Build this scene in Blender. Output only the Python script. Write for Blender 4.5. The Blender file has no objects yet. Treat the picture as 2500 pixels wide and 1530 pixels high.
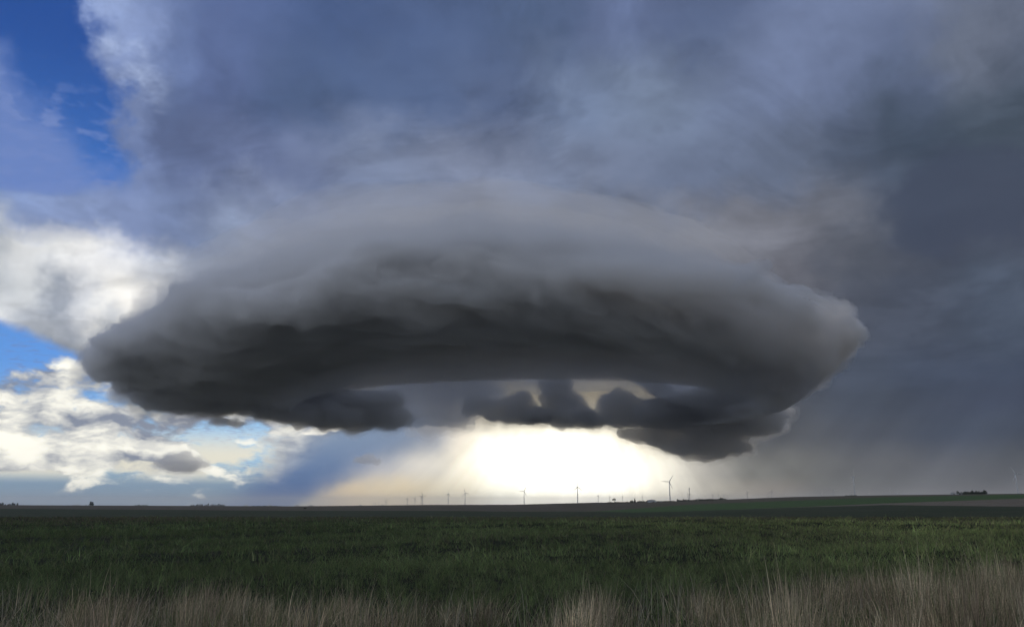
import bpy, math, random
import numpy as np
from mathutils import Vector
R = math.radians
sc = bpy.context.scene
COL = sc.collection

# ------------------------------------------------------------------ camera
cam_data = bpy.data.cameras.new('camera')
cam = bpy.data.objects.new('camera', cam_data)
COL.objects.link(cam)
cam_data.sensor_width = 36
cam_data.lens = 36 / (2 * math.tan(R(65.56 / 2)))
cam_data.clip_start = 0.1
cam_data.clip_end = 300000
cam.location = (0, 0, 1.75)
cam.rotation_euler = (R(103.5), 0, 0)
sc.camera = cam

# ------------------------------------------------------------------ render set-up
sc.render.engine = 'CYCLES'
cy = sc.cycles
cy.volume_bounces = 4
cy.max_bounces = 8
cy.adaptive_threshold = 0.02
cy.adaptive_min_samples = 12
cy.diffuse_bounces = 3
cy.transparent_max_bounces = 48
cy.use_denoising = True
vs = sc.view_settings
vs.view_transform = 'Standard'
vs.look = 'None'
vs.exposure = 0
vs.gamma = 1
vs.use_curve_mapping = False

# ------------------------------------------------------------------ sun, low behind the storm
SUN_AZ, SUN_EL = R(3.0), R(11.0)
sun_dir = Vector((math.sin(SUN_AZ) * math.cos(SUN_EL), math.cos(SUN_AZ) * math.cos(SUN_EL), math.sin(SUN_EL)))
sun_data = bpy.data.lights.new('sun', 'SUN')
sun_data.energy = 1.0
sun_data.angle = R(10.0)      # veiled by the storm
sun_data.color = (1.0, 0.88, 0.70)
sun = bpy.data.objects.new('sun', sun_data)
COL.objects.link(sun)
sun.rotation_euler = sun_dir.to_track_quat('Z', 'Y').to_euler()

# ------------------------------------------------------------------ world: clear sky with cloud layers over it
world = bpy.data.worlds.new('World')
sc.world = world
world.use_nodes = True
wt = world.node_tree
wt.nodes.clear()


class E:
    """A value in the sky's node tree; arithmetic on it adds Math nodes."""
    def __init__(s, sock): s.s = sock
    def __add__(a, b): return mth('ADD', a, b)
    def __radd__(a, b): return mth('ADD', b, a)
    def __sub__(a, b): return mth('SUBTRACT', a, b)
    def __rsub__(a, b): return mth('SUBTRACT', b, a)
    def __mul__(a, b): return mth('MULTIPLY', a, b)
    def __rmul__(a, b): return mth('MULTIPLY', b, a)
    def __truediv__(a, b): return mth('DIVIDE', a, b)
    def __neg__(a): return mth('MULTIPLY', a, -1.0)


def plug(sock, v):
    if isinstance(v, E):
        wt.links.new(v.s, sock)
    elif isinstance(v, (tuple, list)):
        sock.default_value = tuple(v) + ((1.0,) if len(sock.default_value) == 4 and len(v) == 3 else ())
    else:
        sock.default_value = v


def mth(op, a, b=None, c=None, clamp=False):
    n = wt.nodes.new('ShaderNodeMath')
    n.operation = op
    n.use_clamp = clamp
    for i, v in enumerate((a, b, c)):
        if v is not None:
            plug(n.inputs[i], v)
    return E(n.outputs[0])


def vmth(op, a, b=None, out=0, scale=None):
    n = wt.nodes.new('ShaderNodeVectorMath')
    n.operation = op
    plug(n.inputs[0], a)
    if b is not None:
        plug(n.inputs[1], b)
    if scale is not None:
        plug(n.inputs['Scale'], scale)
    return E(n.outputs[out])


def smooth(x, lo, hi):
    n = wt.nodes.new('ShaderNodeMapRange')
    n.interpolation_type = 'SMOOTHSTEP'
    if lo > hi:
        lo, hi, t0, t1 = hi, lo, 1.0, 0.0
    else:
        t0, t1 = 0.0, 1.0
    plug(n.inputs[0], x)
    for i, v in zip((1, 2, 3, 4), (lo, hi, t0, t1)):
        n.inputs[i].default_value = v
    return E(n.outputs[0])


def curve(x, pts):
    """Piecewise smooth function of x through pts [(x, y), ...]."""
    xs = [p[0] for p in pts]
    ys = [p[1] for p in pts]
    x0, x1, y0, y1 = min(xs), max(xs), min(ys), max(ys)
    n = wt.nodes.new('ShaderNodeFloatCurve')
    c = n.mapping.curves[0]
    q = [((p[0] - x0) / (x1 - x0), (p[1] - y0) / (y1 - y0)) for p in sorted(pts)]
    c.points[0].location = q[0]
    c.points[1].location = q[-1]
    for p in q[1:-1]:
        c.points.new(*p)
    n.mapping.update()
    m = wt.nodes.new('ShaderNodeMapRange')
    plug(m.inputs[0], x)
    m.inputs[1].default_value = x0
    m.inputs[2].default_value = x1
    wt.links.new(m.outputs[0], n.inputs['Value'])
    return E(n.outputs[0]) * (y1 - y0) + y0


def combine(x, y, z):
    n = wt.nodes.new('ShaderNodeCombineXYZ')
    for i, v in enumerate((x, y, z)):
        plug(n.inputs[i], v)
    return E(n.outputs[0])


def split(v):
    n = wt.nodes.new('ShaderNodeSeparateXYZ')
    plug(n.inputs[0], v)
    return [E(o) for o in n.outputs]


def noise(v, scale, detail=4, rough=0.5, lac=2.0, dist=0.0, color=False):
    n = wt.nodes.new('ShaderNodeTexNoise')
    plug(n.inputs['Vector'], v)
    n.inputs['Scale'].default_value = scale
    n.inputs['Detail'].default_value = detail
    n.inputs['Roughness'].default_value = rough
    n.inputs['Lacunarity'].default_value = lac
    n.inputs['Distortion'].default_value = dist
    return E(n.outputs['Color' if color else 'Fac'])


def mix(fac, a, b):
    n = wt.nodes.new('ShaderNodeMix')
    n.data_type = 'RGBA'
    plug(n.inputs[0], fac)
    plug(n.inputs[6], a)
    plug(n.inputs[7], b)
    return E(n.outputs[2])


def srgb(r, g, b, k=1.0):
    f = lambda c: ((c / 255 + 0.055) / 1.055) ** 2.4 if c > 10 else c / 255 / 12.92
    return (f(r) * k, f(g) * k, f(b) * k)


tc = wt.nodes.new('ShaderNodeTexCoord')
DIR = E(tc.outputs['Generated'])
dx, dy, dz = split(DIR)
AZ0 = mth('ARCTAN2', dx, dy) * (180 / math.pi)
EL0 = mth('ARCSINE', dz) * (180 / math.pi)

# two sizes of swirl that bend every cloud edge
wa = split(noise(DIR, 5.0, 3, 0.55, color=True))
wb = split(noise(DIR, 22.0, 4, 0.6, color=True))


def swirl(ka, kb):
    az = AZ0 + (wa[0] - 0.5) * ka + (wb[0] - 0.5) * kb
    el = EL0 + (wa[1] - 0.5) * ka + (wb[1] - 0.5) * kb
    return az, el


def blob(az, el, caz, cel, saz, sel, rot=0.0, power=1.0):
    """Soft elliptical mass, 1 at its centre."""
    c, s = math.cos(R(rot)), math.sin(R(rot))
    u = ((az - caz) * c + (el - cel) * s) / saz
    v = ((el - cel) * c - (az - caz) * s) / sel
    q = u * u + v * v
    if power != 1.0:
        q = mth('POWER', q, power)
    return mth('EXPONENT', -q)


# --- the broad overcast: one colour ramp across the compass per height above the horizon, blended between heights
LAYERS = [
    (34.0, [(-30, 125, 145, 190), (-25.7, 92, 112, 158), (-22, 78, 98, 145), (-14.3, 66, 88, 132), (-4.5, 72, 92, 132), (2.3, 78, 98, 135), (9, 97, 114, 154), (15.5, 88, 105, 142), (24.5, 100, 115, 150), (31.1, 106, 119, 150), (36, 98, 110, 138)]),
    (28.5, [(-31, 140, 160, 205), (-27.5, 128, 148, 195), (-24.5, 92, 112, 158), (-22, 82, 100, 145), (-16.5, 70, 90, 128), (-7.6, 76, 96, 135), (0.6, 80, 96, 130), (3.5, 98, 115, 148), (5.5, 112, 130, 163), (12, 112, 128, 156), (21.1, 105, 120, 155), (29.2, 92, 106, 138), (33, 104, 114, 135), (36, 92, 102, 124)]),
    (23.0, [(-27, 105, 125, 172), (-25, 88, 104, 145), (-19, 96, 111, 150), (-10.6, 120, 134, 165), (-2.6, 122, 133, 160), (5.4, 114, 127, 155), (14.7, 100, 113, 140), (21, 92, 104, 128), (25, 76, 88, 110), (28.6, 64, 77, 96), (33.3, 72, 85, 102)]),
    (18.2, [(-36, 125, 150, 200), (-31, 130, 150, 195), (-27, 118, 136, 178), (-25.2, 112, 130, 170), (-21, 138, 153, 185), (-18.7, 135, 148, 178), (0, 112, 118, 132), (10, 124, 128, 140), (18, 122, 125, 137), (22.5, 102, 106, 118), (28.1, 72, 82, 100), (32.8, 76, 85, 102)]),
    (15.3, [(-35, 180, 188, 198), (-32.5, 222, 224, 226), (-30.5, 238, 238, 238), (-28, 226, 227, 230), (-25.5, 195, 200, 210), (-22, 150, 160, 180), (0, 100, 104, 115), (14, 118, 120, 130), (20, 108, 110, 121), (24.5, 86, 92, 106), (33, 78, 86, 104)]),
    (12.9, [(-35, 182, 188, 196), (-33, 206, 210, 214), (-31.5, 150, 158, 172), (-30, 205, 208, 214), (-28.3, 247, 245, 240), (-26.5, 247, 244, 238), (-24, 190, 194, 202), (-20, 130, 136, 150), (20, 86, 90, 102), (27.5, 74, 82, 99), (32.1, 76, 87, 106)]),
    (11.0, [(-35, 236, 238, 240), (-32.5, 176, 182, 192), (-30.5, 158, 165, 178), (-29, 185, 190, 198), (-26, 225, 225, 225), (-20, 130, 134, 145), (20, 74, 80, 94), (27.5, 73, 81, 98), (32.1, 73, 84, 103)]),
    (7.9, [(-14, 90, 95, 100), (-10, 105, 102, 97), (-4, 118, 112, 102), (2, 132, 124, 108), (6.5, 136, 127, 110), (10, 128, 122, 110), (13, 96, 93, 90), (17, 72, 76, 86), (24, 70, 79, 96), (29.3, 66, 76, 96), (32.6, 62, 72, 92)]),
    (6.1, [(-14, 120, 126, 138), (-9, 128, 132, 142), (-4, 150, 144, 134), (0, 172, 163, 144), (5, 176, 167, 146), (9, 155, 148, 132), (12, 125, 121, 113), (15, 92, 93, 95), (24, 74, 82, 97), (32, 65, 74, 94)]),
    (4.5, [(-14, 150, 160, 180), (-9, 140, 152, 172), (-5.5, 168, 170, 176), (-3.5, 236, 226, 208), (0, 255, 252, 235), (6, 255, 250, 232), (8.5, 225, 216, 196), (11, 172, 165, 150), (14, 112, 112, 110), (19.1, 88, 91, 97), (24.2, 80, 86, 98), (29, 70, 79, 96)]),
    (2.3, [(-14, 150, 160, 180), (-9, 205, 204, 205), (-6, 232, 226, 214), (-3, 250, 242, 220), (0, 255, 255, 240), (8, 255, 253, 238), (11, 236, 231, 216), (13, 182, 178, 170), (16.3, 136, 135, 130), (18.9, 118, 118, 115), (24, 104, 106, 110), (28.7, 98, 101, 108), (32, 94, 98, 105)]),
    (0.6, [(-18, 226, 200, 165), (-14, 244, 216, 174), (-8, 246, 226, 186), (-4, 247, 236, 206), (0, 255, 255, 240), (6, 255, 255, 245), (9, 250, 245, 226), (12, 230, 224, 208), (14, 196, 189, 173), (17.5, 150, 142, 131), (21.4, 113, 114, 113), (26.3, 104, 106, 110), (31.8, 98, 100, 106)]),
]


def ramp(x, stops, lo=-40.0, hi=40.0):
    n = wt.nodes.new('ShaderNodeValToRGB')
    n.color_ramp.interpolation = 'EASE'
    el = n.color_ramp.elements
    while len(el) < len(stops):
        el.new(0.5)
    for k, (a, r, g, b) in zip(el, stops):
        k.position = 0.0
    for k, (a, r, g, b) in reversed(list(zip(el, stops))):
        k.position = (a - lo) / (hi - lo)
    for k, (a, r, g, b) in zip(el, stops):
        k.color = (*srgb(r, g, b), 1)
    plug(n.inputs[0], x)
    return E(n.outputs[0])


azs, els = swirl(5.5, 4.2)          # bent coordinates of the high cloud
azl, ell = swirl(1.6, 1.0)          # bent less, near the horizon
lowness = smooth(EL0, 10.0, 6.0)
azm = azs + (azl - azs) * lowness
elm = els + (ell - els) * lowness
ax = (azm + 40.0) / 80.0
overcast = ramp(ax, LAYERS[0][1])
for (e0, s0), (e1, s1) in zip(LAYERS, LAYERS[1:]):
    overcast = mix(smooth(elm, e0, e1), overcast, ramp(ax, s1))
# broken, brighter cloud everywhere the storm does not reach, behind the photographer
OPEN_SKY = (0.56, 0.61, 0.72)
STORM_SIDE = (0.115, 0.135, 0.175)      # the storm's dark rain cloud goes on to the right
back = mix(smooth(dx, -0.35, 0.75), OPEN_SKY, STORM_SIDE)
overcast = mix(smooth(dy, 0.55, -0.25), overcast, back)
# mottled underside, foreshortened towards the horizon, and slanting rain under it on the storm's right
base_xy = combine(dx / (dz + 0.22), dy / (dz + 0.22), 0.0)
lump = noise(base_xy, 3.2, 6, 0.55, dist=0.2)
lump2 = noise(vmth('ADD', base_xy, combine(wb[0] * 0.15, wb[1] * 0.15, 0.0)), 8.0, 5, 0.6)
torn = smooth(noise(vmth('ADD', base_xy, (4.0, 7.0, 0.0)), 2.1, 7, 0.6, dist=0.9), 0.43, 0.57)
streak = noise(combine((AZ0 - EL0 * 0.9) * 0.22, EL0 * 0.03, 0.0), 1.0, 4, 0.5)
rain = smooth(AZ0, 11.0, 17.0) * smooth(EL0, 11.0, 6.0)
hsv = wt.nodes.new('ShaderNodeHueSaturation')
hsv.inputs['Saturation'].default_value = 0.92
plug(hsv.inputs['Color'], overcast)
overcast = vmth('SCALE', E(hsv.outputs[0]), scale=1.0 + ((lump - 0.5) * 0.6 + (lump2 - 0.5) * 0.42 + (torn - 0.5) * 0.20) * smooth(EL0, 3.0, 12.0) + (streak - 0.5) * rain * 1.0)

# the darker bank high on the right, with a heaped top edge
bank = blob(AZ0 + (wb[0] - 0.5) * 5.0, EL0 + (wb[1] - 0.5) * 5.0, 31.5, 18.6, 6.2, 3.6, 0.0, 1.4)
overcast = mix(smooth(bank, 0.15, 0.75) * 0.75, overcast, srgb(66, 74, 93))
# lighter tufts along the anvil's left edge
tuft = noise(combine(dx / (dz + 0.22), dy / (dz + 0.22), 2.0), 9.0, 5, 0.55)
tufts = smooth(tuft, 0.50, 0.68) * smooth(AZ0, -24.5, -28.0) * smooth(EL0, 23.0, 25.0) * smooth(dy, 0.0, 0.4)
overcast = mix(tufts * 0.7, overcast, srgb(182, 198, 232))

# --- clear sky
sky = wt.nodes.new('ShaderNodeTexSky')
sky.sky_type = 'NISHITA'
sky.sun_disc = False
sky.sun_elevation = SUN_EL
sky.sun_rotation = SUN_AZ
sky.ozone_density = 4.0
sky.dust_density = 0.4
clear = vmth('SCALE', vmth('MULTIPLY', E(sky.outputs[0]), (0.070, 0.088, 0.150)), scale=curve(EL0, [(90, 0.42), (32, 0.46), (24, 0.56), (10, 0.95), (5, 1.05), (0, 1.0)]))
clear = mix(0.7, clear, ramp(EL0 / 90.0, [(0, 146, 176, 192), (4, 158, 204, 226), (9, 96, 154, 222), (18, 70, 122, 200), (30, 46, 86, 162), (90, 34, 66, 130)], 0.0, 90.0))

flkn = noise(DIR, 9.0, 6, 0.6)
# --- where the overcast ends: along its left edge up high, and along its lower edge at the left
edge = (flkn - 0.5) * 9.0 + curve(EL0, [(45, -31), (36, -31.0), (31, -30.8), (27, -29.0), (24, -28.2), (21.6, -27.0), (19.8, -29.0), (18.6, -36.0), (17.5, -48), (0, -60)])
cover = smooth((azl + (wa[0] - 0.5) * 2.5 - edge) / (1.0 + smooth(EL0, 21.5, 18.5) * 2.5), -0.6, 1.0)
under = curve(AZ0, [(-60, 13.0), (-36, 11.4), (-33, 10.7), (-30, 9.6), (-28, 9.0), (-18, 7.2), (-8, 7.0), (60, 7.0)])
cover = cover * mth('MAXIMUM', smooth(ell - under, -0.3, 0.5), smooth(azl, -18.0, -10.0))
cover = mth('MAXIMUM', cover, smooth(dy, 0.5, 0.1))

# small flakes of cloud in the blue gap
flake = noise(combine(dx / (dz + 0.1), dy / (dz + 0.1), 0.0), 17.0, 3, 0.5)
veil = smooth(els + (AZ0 + 30.0) * 0.7, 23.6, 20.2) * smooth(EL0, 10.0, 15.0)
flakes = (smooth(flake, 0.50, 0.66) * smooth(EL0, 27.5, 23.5) * 0.5 + veil * 0.75)
SKY = mix(mth('MINIMUM', flakes, 0.85), clear, srgb(118, 140, 195))

# --- heaped cloud low on the left, lit from the sun's side
def heap(da, de):
    return noise(combine((azl + da) * 0.085, (ell + de) * 0.19, 0.0), 2.6, 7, 0.56)
h0, h1 = heap(0, 0), heap(0.9, 0.75)
bias = curve(EL0, [(12, -0.3), (9.6, -0.16), (8.0, 0.03), (6.5, 0.12), (4.0, 0.16), (2.6, 0.13), (1.7, 0.0), (0.8, -0.08), (-1, -0.10)])
gap = blob(AZ0, EL0, -19.6, 3.9, 2.3, 1.5)
dens = h0 - 0.5 + bias - gap * 0.30
lit = mth('ADD', 0.62 + (h0 - h1) * 3.6, 0.0, clamp=True)
clump = noise(combine(azl * 0.05, ell * 0.13, 7.0), 2.0, 4, 0.5)
lit = mth('ADD', lit - smooth(clump, 0.50, 0.64) * 0.75 - blob(azl, ell, -26.5, 5.5, 6.0, 0.7) * smooth(clump, 0.36, 0.52) * 0.6, 0.0, clamp=True)
heap_col = mix(lit, srgb(140, 148, 165), srgb(255, 252, 238, 1.2))
low_blue = mix(smooth(EL0, 2.8, 1.0), SKY, srgb(134, 163, 188))
low_blue = mix(smooth(EL0, 5.5, 3.0) * smooth(EL0, 1.2, 2.2) * smooth(h1, 0.36, 0.5), low_blue, srgb(244, 240, 222))
SKY = mix(smooth(dens, -0.02, 0.11), low_blue, heap_col)
SKY = mix(cover, SKY, overcast)

# --- blue rain shaft far behind, with the bright strip under it
line = ell - (azl + 14.8) * 0.37 + (wb[0] - 0.5) * 1.6 * smooth(EL0, 0.5, 3.0)
shaft = smooth(line / (0.30 + EL0 * 0.5), -0.35, 1.5) * smooth(azl - ell * 1.2, -22.0, -17.5) * smooth(ell + (wb[2] - 0.5) * 2.0, 7.4, 5.4) * smooth(azl + (EL0 - 3.0) * 1.3, 1.0, -5.0)
SKY = mix(shaft * 0.95, SKY, mix(smooth(EL0, 0.4, 5.0), srgb(66, 106, 162), srgb(130, 150, 178)))

# white heaps above the shaft, close under the storm
puff = noise(combine(azl * 0.13, ell * 0.26, 3.0), 2.6, 7, 0.58)
pd = puff - 0.5 + blob(AZ0, EL0, -12.5, 5.6, 5.5, 1.1, 8.0) * 0.55 - 0.42
puff2 = noise(combine((azl + 0.7) * 0.13, (ell - 0.5) * 0.26, 3.0), 2.6, 7, 0.58)
SKY = mix(smooth(pd, 0.0, 0.07) * 0.95, SKY, mix(mth('ADD', 0.6 + (puff - puff2) * 3.5, 0.0, clamp=True), srgb(150, 160, 180), srgb(255, 250, 236, 1.15)))

# --- sunlight pouring through the gap under the storm
ray = noise(combine(mth('ARCTAN2', AZ0 - 6.0, 13.0 - EL0) * 3.2, 0.0, 1.0), 3.0, 3, 0.6)
SKY = vmth('SCALE', SKY, scale=1.0 + (ray - 0.5) * 0.5 * smooth(EL0, 7.0, 3.0) * smooth(mth('ABSOLUTE', AZ0 - 6.0), 26.0, 8.0))
glow = blob(AZ0 + (wa[0] - 0.5) * 7.0 + (wb[0] - 0.5) * 2.5, EL0 + (wb[1] - 0.5) * 2.0, 4.0, 2.2, 6.0, 3.4, 0.0, 1.3)
SKY = vmth('ADD', SKY, vmth('SCALE', (1.0, 0.93, 0.74), scale=glow * (0.9 + ray * 0.6)))
bgn = wt.nodes.new('ShaderNodeBackground')
out = wt.nodes.new('ShaderNodeOutputWorld')
plug(bgn.inputs[0], SKY)
bgn.inputs[1].default_value = 1.0
wt.links.new(bgn.outputs[0], out.inputs[0])
world.cycles.sampling_method = 'MANUAL'
world.cycles.sample_map_resolution = 1024

# ------------------------------------------------------------------ helpers
rng = np.random.default_rng(11)
random.seed(7)
_perm = rng.permutation(256)
_perm = np.concatenate([_perm, _perm, _perm])
_grad = rng.normal(size=(256, 3))
_grad /= np.linalg.norm(_grad, axis=1)[:, None]


def perlin(P):
    i = np.floor(P).astype(np.int64)
    f = P - i
    u = f * f * f * (f * (f * 6 - 15) + 10)
    i &= 255
    o = 0
    for a in (0, 1):
        wx = u[:, 0] if a else 1 - u[:, 0]
        for b in (0, 1):
            wy = u[:, 1] if b else 1 - u[:, 1]
            for c in (0, 1):
                wz = u[:, 2] if c else 1 - u[:, 2]
                g = _grad[_perm[_perm[_perm[i[:, 0] + a] + i[:, 1] + b] + i[:, 2] + c]]
                o = o + wx * wy * wz * (g[:, 0] * (f[:, 0] - a) + g[:, 1] * (f[:, 1] - b) + g[:, 2] * (f[:, 2] - c))
    return o


def fbm(P, octaves=5, gain=0.5):
    s, a, k = 0, 1.0, 1.0
    for n in range(octaves):
        s = s + a * perlin(P * k + n * 17.3)
        a *= gain
        k *= 2.03
    return s


def billow(P, octaves=5, gain=0.5):
    s, a, k = 0, 1.0, 1.0
    for n in range(octaves):
        s = s + a * (0.36 - np.sqrt(perlin(P * k + n * 11.7) ** 2 + 0.008))
        a *= gain
        k *= 2.1
    return s


def mesh_obj(name, V, F, material=None, parent=None, smooth_faces=True):
    V = np.ascontiguousarray(V, dtype=np.float32)
    F = np.ascontiguousarray(F, dtype=np.int32)
    me = bpy.data.meshes.new(name)
    k = F.shape[1]
    me.vertices.add(len(V))
    me.vertices.foreach_set('co', V.ravel())
    me.loops.add(F.size)
    me.loops.foreach_set('vertex_index', F.ravel())
    me.polygons.add(len(F))
    me.polygons.foreach_set('loop_start', np.arange(0, F.size, k, dtype=np.int32))
    me.polygons.foreach_set('loop_total', np.full(len(F), k, dtype=np.int32))
    if smooth_faces:
        me.polygons.foreach_set('use_smooth', np.ones(len(F), dtype=bool))
    me.update(calc_edges=True)
    if material:
        me.materials.append(material)
    o = bpy.data.objects.new(name, me)
    COL.objects.link(o)
    if parent:
        o.parent = parent
    return o


def tag(o, label=None, cat=None, group=None, kind=None):
    for k, v in (('label', label), ('category', cat), ('group', group), ('kind', kind)):
        if v:
            o[k] = v
    return o


def spot(az, el, dist):
    """World point at a compass bearing and height angle (degrees) and ground distance (m)."""
    return np.array([dist * math.sin(R(az)), dist * math.cos(R(az)), 1.75 + dist * math.tan(R(el))])


# ------------------------------------------------------------------ clouds: real bodies filled with scattering air
def cloud_material(name, density, colour=(0.995, 0.995, 0.995), aniso=0.25):
    m = bpy.data.materials.new(name)
    m.use_nodes = True
    t = m.node_tree
    t.nodes.clear()
    o = t.nodes.new('ShaderNodeOutputMaterial')
    v = t.nodes.new('ShaderNodeVolumeScatter')
    v.inputs['Color'].default_value = (*colour, 1)
    v.inputs['Density'].default_value = density
    v.inputs['Anisotropy'].default_value = aniso
    t.links.new(v.outputs[0], o.inputs['Volume'])
    m.cycles.homogeneous_volume = True
    return m


def catmull(P, step):
    N = len(P)
    out = []
    for i in range(N):
        p0, p1, p2, p3 = P[i - 1], P[i], P[(i + 1) % N], P[(i + 2) % N]
        k = max(2, int(round(np.linalg.norm(p2 - p1) / step)))
        t = (np.arange(k) / k)[:, None]
        out.append(0.5 * (2 * p1 + (p2 - p0) * t + (2 * p0 - 5 * p1 + 4 * p2 - p3) * t * t + (3 * p1 - p0 - 3 * p2 + p3) * t ** 3))
    return np.concatenate(out)


def horseshoe(prof, inner, D, rag_z, rag, seed, left, right, lift, n_around, step, fine=0.45, swirl_size=900.0, grow=0.0, tilt=(0.0, 0.0), slips=(240, -380), calm=0.0, taper=0.0):
    """Ring of cloud swept from a cross-section (radius, height in km); its far side lifts away, leaving a horseshoe."""
    C = catmull(np.array(prof) * 1000, step)
    M, NT = len(C), n_around
    tg = np.roll(C, -1, 0) - np.roll(C, 1, 0)
    nr = np.stack([tg[:, 1], -tg[:, 0]], 1)
    nr /= np.linalg.norm(nr, axis=1)[:, None]
    if (nr * (C - C.mean(0))).sum(1).mean() < 0:
        nr = -nr
    th = np.linspace(0, 2 * np.pi, NT, endpoint=False)
    TH, K = np.meshgrid(th, np.arange(M), indexing='ij')
    r, z = C[K, 0], C[K, 1]
    s, c = np.sin(TH), np.cos(TH)
    slip = np.interp(r, [2900, 4100], slips)      # the opening sits right of the outer rim's centre
    P = np.stack([r * s + slip, D - r * c, z], -1)
    N = np.stack([nr[K, 0] * s, -nr[K, 0] * c, nr[K, 1]], -1)
    # puffs are drawn out along the rotation and climb slowly with it
    deg = np.degrees((TH + np.pi) % (2 * np.pi) - np.pi)
    run = np.radians(deg) * 3.6
    k = 1000 / swirl_size
    Q = np.stack([run * 0.42 * k, r / 1300 * k, (z / 1000 + run * 0.10) * 2.1 * k], -1).reshape(-1, 3) + seed
    W = np.stack([run * 1.0, r / 420, (z / 1000 + run * 0.10) * 5.2], -1).reshape(-1, 3) + seed + grow * 0.013
    n = (fbm(Q, 5, 0.5) * 1.15 + 0.08 + fbm(W, 6, 0.62) * fine * (1 + min(grow, 150.0) / 260.0)).reshape(r.shape)
    amp = np.interp(z, rag_z, rag)
    amp = np.where(r < inner, 45, amp)
    amp = amp * (1 - calm * np.clip(nr[K, 1], 0, 1))       # tops stay smooth, flanks are torn
    P = P + N * (amp * n + grow * np.clip(amp / 150.0, 0.1, 1.0))[..., None]
    thin = taper * np.clip((s - 0.25) / 0.6, 0, 1) ** 1.5         # the right end thins to a wedge
    P[..., 2] -= np.clip(P[..., 2] - 1250, 0, None) * thin
    P[..., 0] -= 650.0 * thin
    P[..., 2] += np.where(s < 0, tilt[0], tilt[1]) * s * np.clip((z - 1040) / 350, 0, 1)
    up = np.where(deg < 0, np.clip((-deg - left) / 40, 0, 1), np.clip((deg - right) / 40, 0, 1))
    up = up * up * (3 - 2 * up)
    P[..., 2] += up * np.clip(lift - P[..., 2], 0, None) * 0.95
    a = np.arange(NT)[:, None] * M + np.arange(M)[None]
    b = ((np.arange(NT) + 1) % NT)[:, None] * M + np.arange(M)[None]
    F = np.stack([a, np.roll(a, -1, 1), np.roll(b, -1, 1), b], -1).reshape(-1, 4)
    return P.reshape(-1, 3), F


storm = bpy.data.objects.new('storm_cloud', None)
COL.objects.link(storm)
storm.location = (0, 9100, 0)
tag(storm, 'huge saucer-shaped grey storm cloud with stacked plates and a dark flat base', 'storm cloud')


def hang(o, root):
    """Make o a part of root without moving it."""
    o.parent = root
    o.matrix_parent_inverse = root.matrix_world.inverted() if root.matrix_world.translation.length else __import__('mathutils').Matrix.Translation(-root.location)
    return o


def storm_layer(name, prof, inner, rag_z, rag, seed, left, right, lift, n_around, step, fine, swirl_size, shells, colour, tilt=(0.0, 0.0), slips=(240, -380), calm=0.0, taper=0.0, aniso=0.2):
    """One plate of the storm: a dense body inside thinner and thinner torn skins."""
    body = None
    for grow, density in shells:
        V, F = horseshoe(prof, inner, 9100.0, rag_z, rag, seed, left, right, lift, n_around, step, fine, swirl_size, grow, tilt, slips, calm, taper)
        o = mesh_obj(name if body is None else 'thin_vapour', V, F, cloud_material(name + '_vapour', density, colour, aniso))
        if body is None:
            body = hang(o, storm)
        else:
            o.parent = body
            o.matrix_parent_inverse = body.matrix_world.inverted()
    return body


SOFT = [(0, 0.010), (60, 0.0030), (140, 0.0008)]
storm_layer('lower_plate', [(3.02, 1.20), (2.85, 1.3), (2.6, 1.55), (2.4, 1.8), (2.7, 2.02), (3.0, 2.05), (3.28, 2.03), (3.50, 1.90), (3.72, 1.66), (3.80, 1.50), (3.70, 1.42), (3.4, 1.30), (3.15, 1.22)],
            2900, [1050, 1200, 1450, 1700, 2000], [15, 40, 210, 290, 300], 0.0, 100, 112, 2050, 1000, 17.0, 1.15, 800.0, SOFT, (0.978, 0.98, 0.983), (260.0, -60.0), (240, -720), 0.5, 0.75)
storm_layer('upper_plate', [(2.2, 1.95), (1.5, 2.2), (1.2, 2.42), (1.4, 2.56), (2.0, 2.50), (2.5, 2.38), (2.85, 2.24), (3.06, 2.06), (3.0, 1.9), (2.6, 1.85)],
            1200, [1900, 2300, 2700, 3000], [170, 170, 120, 100], 5.3, 180, 180, 2400, 600, 25.0, 0.2, 1500.0, [(0, 0.0011), (150, 0.0005), (340, 0.00032)], (0.998, 0.997, 0.997), slips=(-330, -480))
# the rain-darkened shelf along the front of the base, rising towards the right
storm_layer('dark_base_shelf', [(2.62, 1.00), (2.76, 1.06), (3.0, 1.20), (3.25, 1.36), (3.5, 1.49), (3.68, 1.58), (3.80, 1.57), (3.82, 1.49), (3.65, 1.36), (3.35, 1.17), (3.0, 1.05), (2.8, 1.0)],
            0, [990, 1080, 1250, 1500], [8, 22, 120, 190], 9.1, 95, 118, 2000, 900, 15.0, 1.2, 700.0, [(0, 0.008), (70, 0.0026)], (0.76, 0.82, 0.90), (60.0, 230.0), (240, -120), 0.6, 0.22)
# the pale striated ceiling inside the opening, seen against the light
storm_layer('inner_ceiling', [(0.15, 1.36), (1.2, 1.33), (2.3, 1.25), (2.85, 1.22), (3.0, 1.32), (2.8, 1.46), (1.8, 1.6), (0.15, 1.66)],
            0, [1200, 1350, 1600], [150, 110, 60], 14.2, 180, 180, 2400, 500, 25.0, 0.8, 900.0, [(0, 0.00035), (90, 0.00015)], (0.985, 0.970, 0.935), aniso=0.7)

_ico = None


def icosphere():
    global _ico
    if _ico is None:
        import bmesh
        bm = bmesh.new()
        bmesh.ops.create_icosphere(bm, subdivisions=4, radius=1)
        bm.verts.ensure_lookup_table()
        _ico = (np.array([v.co[:] for v in bm.verts]), np.array([[v.index for v in f.verts] for f in bm.faces]))
        bm.free()
    return _ico


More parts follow.
